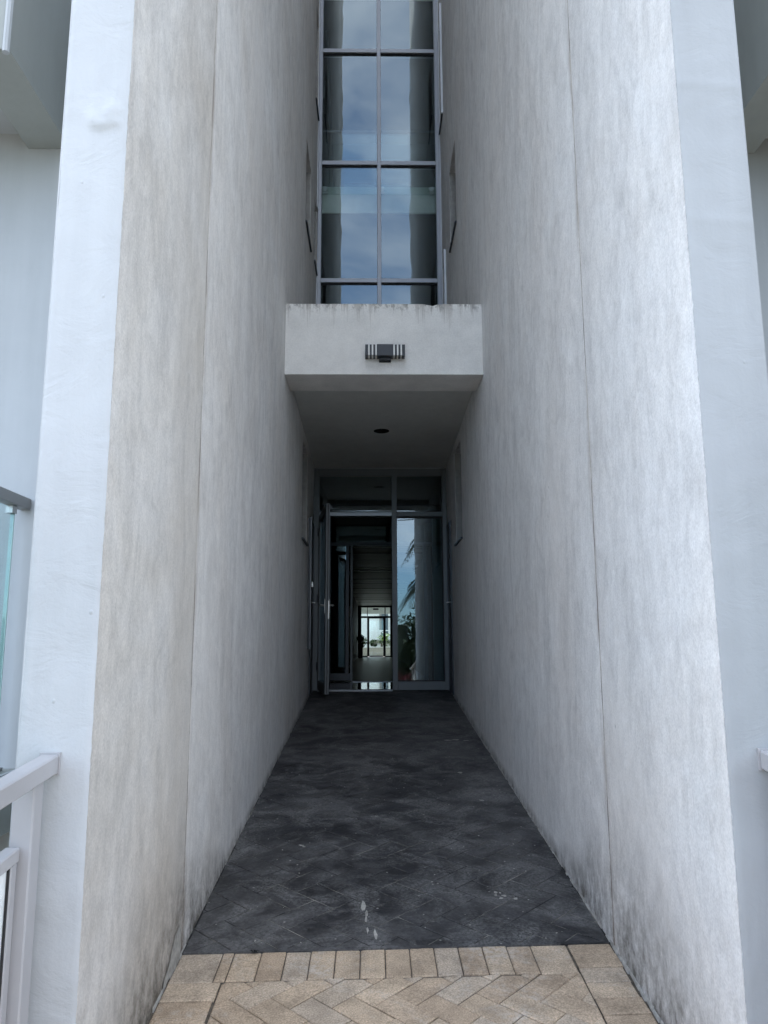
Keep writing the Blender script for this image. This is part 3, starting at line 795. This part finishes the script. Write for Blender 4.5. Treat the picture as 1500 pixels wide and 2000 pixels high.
box('gasket', M['gasket'], ent, .899, .9095, 9.91, 9.928, 1.065, 3.135)
# open leaf, hinged on the left jamb, swung out towards us
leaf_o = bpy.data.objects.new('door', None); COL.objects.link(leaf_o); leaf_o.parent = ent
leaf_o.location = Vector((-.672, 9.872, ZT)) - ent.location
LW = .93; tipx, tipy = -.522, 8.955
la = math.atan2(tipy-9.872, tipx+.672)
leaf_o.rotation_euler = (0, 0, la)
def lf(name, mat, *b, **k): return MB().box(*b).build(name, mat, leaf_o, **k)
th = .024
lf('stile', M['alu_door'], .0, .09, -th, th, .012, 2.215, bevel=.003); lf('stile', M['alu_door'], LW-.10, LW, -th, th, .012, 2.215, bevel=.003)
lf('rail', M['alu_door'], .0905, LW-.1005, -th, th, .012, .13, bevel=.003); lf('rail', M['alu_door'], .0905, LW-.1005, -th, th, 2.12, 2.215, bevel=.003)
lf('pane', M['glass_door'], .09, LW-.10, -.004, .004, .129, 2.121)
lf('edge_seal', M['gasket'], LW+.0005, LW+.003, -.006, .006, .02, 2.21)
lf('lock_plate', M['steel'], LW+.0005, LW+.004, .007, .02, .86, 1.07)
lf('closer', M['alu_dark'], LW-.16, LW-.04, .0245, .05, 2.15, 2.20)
for sg in (-1, 1):
    mb = MB().tube([(LW-.05, sg*.0245, 1.02), (LW-.05, sg*.070, 1.02), (LW-.065, sg*.078, 1.02), (LW-.17, sg*.078, 1.02)], .010, 8)
    mb.box(LW-.066, LW-.034, min(sg*.0245, sg*.030), max(sg*.0245, sg*.030), .93, 1.09)
    mb.build('handle', M['steel'], leaf_o)
for z in (.25, 1.1, 1.95): MB().tube([(-.006, -.03, z), (-.006, -.03, z+.1)], .011, 8).build('hinge', M['alu_dark'], leaf_o)

# side doors close to the entrance on both walls
def side_door(s):
    xf = XL if s < 0 else XR
    d = empty('side_door', (xf, 9.6, ZT), label=('narrow grey side door set on the left wall, beside the open glass door' if s < 0 else 'narrow grey side door on the right wall, beside the fixed sidelight'), cat='door', group='side doors flanking the entrance')
    def bx(a, b): return (min(xf-s*a, xf-s*b), max(xf-s*a, xf-s*b))
    y0, y1 = (9.40, 9.86); z1 = 3.03
    box('frame', M['alu_dark'], d, *bx(.001, .014), y0, y0+.05, ZT-.03, z1); box('frame', M['alu_dark'], d, *bx(.001, .014), y1-.05, y1, ZT-.03, z1)
    box('frame', M['alu_dark'], d, *bx(.001, .014), y0+.0505, y1-.0505, z1-.06, z1)
    box('door_leaf', M['alu_dark'], d, *bx(.001, .009), y0+.051, y1-.051, ZT-.02, z1-.061)
    P(MB().tube([(xf-s*.010, 9.50, 2.02), (xf-s*.05, 9.50, 2.02), (xf-s*.05, 9.60, 2.02)], .008, 6), 'handle', M['steel'], d)
    for z in (1.35, 2.75): box('hinge', M['black'], d, *bx(.0142, .022), y0+.03, y0+.045, z, z+.14)
side_door(-1); side_door(1)
cab = empty('wall_cabinet', (XL, 9.3, 1.46), label='slim grey metal service cabinet hung on the left wall near the door', cat='cabinet')
box('body', M['alu_dark'], cab, XL+.0006, XL+.030, 9.14, 9.36, 1.47, 3.02, bevel=.003)
box('cover', M['alu'], cab, XL+.0306, XL+.036, 9.13, 9.20, 1.46, 3.03)
box('latch', M['steel'], cab, XL+.0306, XL+.046, 9.30, 9.33, 2.2, 2.26)

# ------------------------------------------------------------------ the building mass either side and behind
def wing(name, label, boxes):
    e = empty(name, ((boxes[0][0]+boxes[0][1])/2, boxes[0][2], -.3), label=label, cat='building')
    for b in boxes: box('wall', M['balcony'], e, *b)
wing('building_wing', 'pale building wing behind the left balcony bay', [(-14, OL-.012, 3.46, 10.235, -.3, TOPL-.01), (-14, -1.372, 10.236, 33.0, -.3, TOPL-.01)])
wing('building_wing', 'pale building wing behind the right balcony bay', [(OR+.012, 14.2, 3.46, 10.235, -.3, TOP-.01), (1.58, 14.2, 10.236, 33.0, -.3, TOP-.01)])
wing('building_core', 'pale building core above the corridor, behind the facade glass', [(-1.371, 1.579, 14.16, 32.9, 3.91, TOP-.01)])
wing('corridor_infill', 'plain wall closing the spaces beside the corridor', [(-1.371, -.62-.155, 12.26, 32.9, -.3, 3.90), (.93+.155, 1.579, 12.26, 32.9, -.3, 3.90), (-.62-.154, .93+.154, 12.26, 32.9, 3.31, 3.90), (-1.371, -.7, 12.2, 12.259, 3.61, 3.9)])

# ------------------------------------------------------------------ vestibule, inner screen, corridor
CX0, CX1 = -.62, .93
YI = 12.15; YF = 32.7
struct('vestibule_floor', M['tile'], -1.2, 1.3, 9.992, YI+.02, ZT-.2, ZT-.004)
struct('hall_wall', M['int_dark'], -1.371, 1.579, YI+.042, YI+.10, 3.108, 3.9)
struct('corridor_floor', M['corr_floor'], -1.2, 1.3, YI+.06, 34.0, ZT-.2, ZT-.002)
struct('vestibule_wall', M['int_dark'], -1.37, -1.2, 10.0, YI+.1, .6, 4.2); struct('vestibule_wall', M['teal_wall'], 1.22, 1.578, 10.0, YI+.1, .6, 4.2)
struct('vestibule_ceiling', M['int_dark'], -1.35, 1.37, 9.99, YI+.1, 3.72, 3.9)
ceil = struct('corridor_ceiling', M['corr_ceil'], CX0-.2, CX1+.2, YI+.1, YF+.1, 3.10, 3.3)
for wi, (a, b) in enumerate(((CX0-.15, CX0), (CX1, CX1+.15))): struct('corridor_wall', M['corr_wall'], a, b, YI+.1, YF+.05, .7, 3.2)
# ceiling boards across the corridor
cb = None
y = YI+.25
me0 = None
while y < YF-.4:
    if me0 is None:
        o = MB().box(CX0+.002, CX1-.002, 0, .27, -.03, -.002).build('plank', M['corr_ceil']); me0 = o.data
    else:
        o = bpy.data.objects.new('plank', me0); COL.objects.link(o)
    o.location = (0, y, 3.10-random.uniform(0, .012)); o.parent = ceil; o.rotation_euler = (random.uniform(-.02, .02), 0, 0)
    y += .29
inn = empty('inner_screen', (.1, YI, ZT), label='dark inner vestibule door frame with a glazed side panel, seen through the open doorway', cat='door frame')
def ib(name, x0, x1, z0, z1, mat='alu_dark'): return box(name, M[mat], inn, x0, x1, YI-.04, YI+.04, z0, z1)
ib('jamb', -1.19, -.66, ZT, 3.6); ib('stile', -.420, -.372, ZT+.13, 3.05); ib('mullion', -.345, -.312, ZT, 3.05, 'alu_door'); ib('head', -.655, 1.2, 3.051, 3.105)
ib('bottom_rail', -.655, -.346, ZT+.02, ZT+.125); ib('jamb', .80, .86, ZT, 3.05); ib('jamb', .95, 1.21, ZT, 3.6, 'teal_wall')
box('threshold', M['alu'], inn, -.311, .799, YI-.06, YI+.05, ZT-.01, ZT+.006)
box('pane', M['glass_door'], inn, -.655, -.421, YI-.003, YI+.003, ZT+.126, 3.05)
box('pane', M['glass_door'], inn, -.655, 1.2, YI-.003, YI+.003, 3.106, 3.6)
P(MB().tube([(-.36, YI-.042, 1.95), (-.36, YI-.09, 1.95), (-.36, YI-.09, 2.1)], .011, 6), 'handle', M['steel'], inn)

far = empty('far_door', (.12, YF, ZT), label='dark framed glass door with sidelights at the bright far end of the corridor', cat='door')
def fb(name, x0, x1, z0, z1): return box(name, M['black'], far, x0, x1, YF-.04, YF+.04, z0, z1)
fb('jamb', CX0+.001, -.472, ZT, 3.09); fb('jamb', .735, CX1-.001, ZT, 3.09); fb('head', -.471, .734, 3.0, 3.09)
fb('post', -.232, -.205, ZT, 2.999); fb('post', .505, .545, ZT, 2.999)
fb('transom', -.471, -.233, 2.565, 2.645); fb('transom', -.204, .504, 2.565, 2.645); fb('transom', .546, .734, 2.565, 2.645)
fb('door_stile', -.204, -.140, ZT+.03, 2.564); fb('door_stile', .445, .504, ZT+.03, 2.564)
fb('door_rail', -.139, .444, ZT+.02, ZT+.06); fb('door_rail', -.139, .444, 2.545, 2.564)
fb('sill', -.471, -.233, ZT, ZT+.05); fb('sill', .546, .734, ZT, ZT+.05)
for x0, x1, z0, z1 in ((-.471, -.233, ZT+.051, 2.564), (-.139, .444, ZT+.061, 2.544), (.546, .734, ZT+.051, 2.564), (-.471, -.233, 2.646, 2.999), (-.204, .504, 2.646, 2.999), (.546, .734, 2.646, 2.999)):
    box('pane', M['glass_clear'], far, x0, x1, YF-.003, YF+.003, z0, z1)
P(MB().tube([(.47, YF-.041, 1.72), (.40, YF-.10, 1.72), (.38, YF-.10, 1.72)], .014, 6), 'handle', M['black'], far)
box('closer', M['black'], far, .02, .25, YF-.11, YF-.041, 2.90, 2.97)

# foliage builders
def leaf_cloud(mb, c, r, n, size, flat=1.0):
    for _ in range(n):
        d = Vector((random.gauss(0, 1), random.gauss(0, 1), random.gauss(0, 1))).normalized()*random.random()**.45
        p = Vector(c)+Vector((d.x*r[0], d.y*r[1], d.z*r[2]))
        a = Vector((random.gauss(0, 1), random.gauss(0, 1), random.gauss(0, .6))).normalized(); b = a.cross(Vector((random.gauss(0, 1), random.gauss(0, 1), 1))).normalized()
        s = size*random.uniform(.6, 1.4)
        mb.quad(p-a*s, p-b*s*.38, p+a*s, p+b*s*.38)
def frond(mb, base, direc, length, up=.6, leaflets=22, ll=.5, droop=1.0, w=.03):
    d = Vector((direc[0], direc[1], 0)).normalized(); side = Vector((-d.y, d.x, 0)); pts = []
    for i in range(leaflets+1):
        t = i/leaflets
        pts.append(Vector(base)+d*length*t*(1-.15*t)+Vector((0, 0, length*(up*t-droop*t*t))))
    mb.tube(pts[::2], .022*length/2.2, 4, .004)
    for i in range(2, leaflets+1):
        t = i/leaflets; p = pts[i]; tan = (pts[i]-pts[i-1]).normalized()
        L = ll*math.sin(math.pi*min(1, .12+.88*t))**.7*random.uniform(.85, 1.1)
        for sg in (-1, 1):
            tip = p+side*sg*L*.75+tan*L*.55+Vector((0, 0, -L*.35)); mid = (p+tip)/2+Vector((0, 0, .04*L)); ww = tan*w
            mb.quad(p-ww*.5, mid-ww, tip, mid+ww)
# plant silhouette on a tall stand, corridor left
pp = empty('potted_plant', (-.47, 30.6, ZT), label='dark leafy plant on a tall pot stand against the left corridor wall', cat='plant')
mb = MB(); mb.tube([(-.47, 30.6, ZT), (-.47, 30.6, ZT+.06), (-.47, 30.6, ZT+.07), (-.47, 30.6, 1.32)], .09, 10); P(mb, 'stand', M['black'], pp)
P(MB().tube([(-.47, 30.6, 1.321), (-.47, 30.6, 1.50)], .09, 10, .12), 'pot', M['black'], pp)
mb = MB(); leaf_cloud(mb, (-.47, 30.6, 1.66), (.15, .15, .20), 260, .06); leaf_cloud(mb, (-.42, 30.55, 1.40), (.09, .08, .12), 60, .05); P(mb, 'foliage', M['shrub'], pp)

# outside, beyond the far door
struct('terrace', M['planter'], -8, 8, 34.01, 37.9, ZT-.4, ZT-.05)
ovh = empty('rear_canopy', (0, 36, 2.9), label='pale flat canopy edge above the far courtyard door', cat='canopy'); 
box('slab', M['far_wall'], ovh, -4, 4, 33.0, 35.8, 3.12, 3.3); box('fascia', M['far_wall'], ovh, -4, 4, 35.801, 35.95, 2.86, 3.3)
pl = empty('planter', (.1, 38, ZT), label='low pale rendered planter wall beyond the far door', cat='planter')
box('wall', M['planter'], pl, -4, 5, 38.0, 38.2, .5, 1.31); box('soil', M['soil'], pl, -4, 5, 38.21, 40.2, .5, 1.25)
for i, (x, y, r_, lb, mat) in enumerate(((-.55, 38.7, .32, 'round green shrub at the left end of the far planter', 'shrub'), (.05, 38.6, .20, 'low green shrub in the middle of the far planter', 'shrub'), (.62, 38.9, .42, 'bright lime shrub at the right of the far planter', 'lime'))):
    e_ = empty('shrub', (x, y, 1.36), label=lb, cat='shrub', group='shrubs in the far planter')
    mb = MB(); leaf_cloud(mb, (x, y, 1.36+r_*.8), (r_, r_*.7, r_*.85), 240, .07); P(mb, 'foliage', M[mat], e_)
    P(MB().tube([(x, y, 1.34), (x, y, 1.36+r_)], .02, 6), 'stem', M['bark'], e_)
e_ = empty('palm_plant', (.42, 38.8, 1.36), label='small arching palm in the far planter behind the glass door', cat='palm')
mb = MB()
for k_ in range(13):
    an = k_*2.4; frond(mb, (.45, 38.8, 1.5), (math.cos(an), math.sin(an)), random.uniform(.7, 1.0), .85, 14, .28, .9, .014)
P(mb, 'crown', M['palm'], e_); P(MB().tube([(.45, 38.8, 1.34), (.45, 38.8, 1.55)], .05, 8), 'trunk', M['bark'], e_)
fbd = empty('house', (0, 48, 0), label='white house with a cross braced balcony rail across the far courtyard', cat='house')
box('wall', M['far_wall'], fbd, -12, 12, 48, 48.3, -.3, 9)
box('window', M['far_glass'], fbd, .55, .95, 47.96, 47.998, 1.9, 4.2)
box('dark_strip', M['handrail'], fbd, .42, .548, 47.94, 47.998, 1.9, 4.2)  # plain dark upright strip on the wall
mb = MB(); 
rx0, rx1, rz0, rz1 = .42, 1.32, 1.68, 2.30
mb.box(rx0, rx0+.06, 47.2, 47.26, rz0, rz1); mb.box(rx1-.06, rx1, 47.2, 47.26, rz0, rz1); mb.box(rx0+.061, rx1-.061, 47.2, 47.26, rz1-.06, rz1); mb.box(rx0+.061, rx1-.061, 47.2, 47.26, rz0, rz0+.06)
def bar(mb, a, b, w=.03):
    a, b = Vector(a), Vector(b); mb.tube([a, b], w, 4)
bar(mb, (rx0+.05, 47.23, rz0+.05), (rx1-.05, 47.23, rz1-.05)); bar(mb, (rx0+.05, 47.29, rz1-.05), (rx1-.05, 47.29, rz0+.05))
P(mb, 'balcony_rail', M['panel'], fbd)
box('balcony_slab', M['handrail'], fbd, rx0-.1, rx1+.1, 47.15, 47.95, 1.5, 1.67)

# ------------------------------------------------------------------ balconies beside the passage
MIR = .208
def balcony(s):
    f = (lambda x: x) if s < 0 else (lambda x: MIR-x)
    side = 'left' if s < 0 else 'right'
    def bx(x0, x1): a, b = f(x0), f(x1); return (min(a, b), max(a, b))
    b_ = empty('balcony', (f(-1.5), 3.3, 1.0), label=f'recessed pale balcony bay behind the {side} wall edge', cat='balcony', group='balconies beside the passage')
    YB = 3.30
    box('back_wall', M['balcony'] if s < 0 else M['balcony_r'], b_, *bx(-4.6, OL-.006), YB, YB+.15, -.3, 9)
    box('side_beam', M['balcony_beam'], b_, *bx(-1.612, -1.418), 2.68, YB-.001, 3.824, 4.75)
    box('front_beam', M['balcony_beam'], b_, *bx(-4.6, -1.613), 2.66, 2.84, 3.86, 4.75)
    box('ceiling', M['balcony'], b_, *bx(-4.6, -1.613), 2.841, YB-.001, 3.90, 4.1)
    P(MB().tube([(f(-1.424), 2.672, 3.80), (f(-1.424), 2.672, 4.75)], .014, 8), 'drip_bead', M['balcony'], b_)
    box('slab', M['balcony_beam'], b_, *bx(-4.6, -1.44), 1.2, YB-.001, .80, 1.03)
    box('edge_strip', M['balcony'], b_, *bx(-1.4395, -1.42), 1.2, YB-.001, .985, 1.036)
    gb = empty('glass_balustrade', (f(-1.5), 2.2, 1.04), label=f'green tinted glass balcony balustrade with grey handrail on the {side} side', cat='balustrade', group='glass balcony balustrades')
    box('handrail', M['handrail'], gb, *bx(-1.525, -1.475), 1.2, YB-.005, 2.102, 2.150, bevel=.003)
    box('pane', M['glass_green'], gb, *bx(-1.514, -1.502), 1.2, YB-.10, 1.045, 2.095)
    box('pane_edge', M['frit'], gb, *bx(-1.516, -1.500), YB-.0995, YB-.092, 1.045, 2.095)
    box('clip', M['steel'], gb, *bx(-1.522, -1.494), YB-.13, YB-.09, 2.070, 2.1015)
    box('bottom_channel', M['handrail'], gb, *bx(-1.53, -1.486), 1.2, YB-.06, 1.031, 1.044)
balcony(-1); balcony(1)

# ------------------------------------------------------------------ white ramp railings
def sbox(mb, x0, x1, y0, y1, z0, z1):       # box whose bottom and top follow the ramp; z measured at y=2.179
    g0, g1 = (y0-Y0)*SLOPE, (y1-Y0)*SLOPE
    mb.hexa([(x0, y0, z0+g0), (x1, y0, z0+g0), (x1, y1, z0+g1), (x0, y1, z0+g1), (x0, y0, z1+g0), (x1, y0, z1+g0), (x1, y1, z1+g1), (x0, y1, z1+g1)]); return mb
def railing(s):
    f = (lambda x: x) if s < 0 else (lambda x: .211-x)
    def bx(x0, x1): a, b = f(x0), f(x1); return (min(a, b), max(a, b))
    side = 'left' if s < 0 else 'right'
    r = empty('ramp_railing', (f(-.9), 2.1, .2), label=f'white metal ramp railing with infill panel, fixed to the {side} wall edge', cat='railing', group='white ramp railings')
    P(sbox(MB(), *bx(-.897, -.847), -2.4, Y0-.008, 1.188, 1.238), 'top_rail', M['rail'], r, bevel=.004)
    P(MB().box(*bx(-.90, -.844), Y0-.0078, Y0-.001, 1.184, 1.242), 'end_plate', M['rail'], r)
    for y in (2.095, .75, -.6, -1.95):
        zt = 1.187+(y-Y0)*SLOPE
        P(MB().box(*bx(-.932, -.874), y, y+.058, zt-1.10, zt-.002), 'post', M['rail'], r, bevel=.004)
    for y1, y0 in ((2.088, .82), (.742, -.53), (-.61, -1.88)):
        P(sbox(MB(), *bx(-.936, -.898), y0, y1, .995, 1.030), 'panel_frame', M['rail'], r, bevel=.003)
        P(sbox(MB(), *bx(-.930, -.902), y1-.032, y1-.001, .14, .9945), 'panel_frame', M['rail'], r, bevel=.003)
        P(sbox(MB(), *bx(-.930, -.902), y0+.001, y0+.032, .14, .9945), 'panel_frame', M['rail'], r, bevel=.003)
        P(sbox(MB(), *bx(-.936, -.898), y0, y1, .105, .139), 'panel_frame', M['rail'], r, bevel=.003)
        P(sbox(MB(), *bx(-.921, -.911), y0+.034, y1-.034, .1395, .994), 'panel', M['panel'], r)
        P(sbox(MB(), *bx(-.909, -.905), y1-.040, y1-.0335, .145, .99), 'gasket', M['gasket'], r)
railing(-1); railing(1)

# ------------------------------------------------------------------ garden behind the camera (seen mirrored in the door glass)
def palm(x, y, h, label, rot=0.0, n=17, L=2.3):
    e = empty('palm_tree', (x, y, -.3), label=label, cat='palm tree', group='palms mirrored in the glass')
    P(MB().tube([(x, y, -.3), (x+.06, y, h*.5), (x, y, h)], .16, 10, .10), 'trunk', M['bark'], e)
    mb = MB()
    for i in range(n):
        an = rot+i*2.399; frond(mb, (x, y, h), (math.cos(an), math.sin(an)), L*random.uniform(.85, 1.1), random.uniform(.1, .75), 26, .62, random.uniform(.75, 1.0), .035)
    P(mb, 'crown', M['palm'], e)
palm(3.0, -7.4, 5.5, 'tall palm whose drooping frond is mirrored high in the sidelight', .3)
palm(2.55, -8.0, 3.8, 'shorter palm mirrored lower in the sidelight', 1.2, L=1.9)
hd = MB()
for i in range(30):
    xx = -11+i*.8; hh = random.uniform(1.35, 1.75)
    dense = 900 if -1.5 < xx < 4.5 else 200
    hd.tube([(xx, -9.6, -.3), (xx+.05, -9.6, hh*.9), (xx, -9.6, hh*1.5)], .62, 8, .25)
    leaf_cloud(hd, (xx, -9.5+random.uniform(-.3, .3), hh-.3), (.75, .8, hh), dense, .10)
o = hd.build('hedge', M['shrub']); tag(o, label='dense dark hedge mirrored in the lower sidelight', cat='hedge', kind='stuff')
for i, (x, y) in enumerate(((1.0, -5.6), (1.45, -6.4), (.75, -7.0))):
    e = empty('cordyline', (x, y, -.3), label=('red leaved cordyline mirrored at the foot of the sidelight', 'second red cordyline behind, mirrored in the sidelight', 'red cordyline farthest back in the mirrored bed')[i], cat='plant', group='red plants mirrored in the sidelight')
    P(MB().tube([(x, y, -.3), (x, y, .25)], .03, 6), 'stem', M['bark'], e)
    mb = MB()
    for k_ in range(26):
        an = k_*2.4; el = random.uniform(.3, 1.3); d = Vector((math.cos(an)*math.cos(el), math.sin(an)*math.cos(el), math.sin(el))); sd_ = Vector((-math.sin(an), math.cos(an), 0))*.035
        b0 = Vector((x, y, .1+.25*random.random())); L = random.uniform(.4, .6)
        mb.quad(b0, b0+d*L*.5-sd_, b0+d*L+Vector((0, 0, -.1)), b0+d*L*.5+sd_)
    P(mb, 'leaves', M['redleaf'], e)
cb_ = MB().tube([(-30+3*i, -18, 7.6+.004*(3*i-30)**2*.3) for i in range(21)], .025, 5).build('power_cable', M['black']); tag(cb_, label='thin overhead cable mirrored across the sidelight sky', cat='cable')
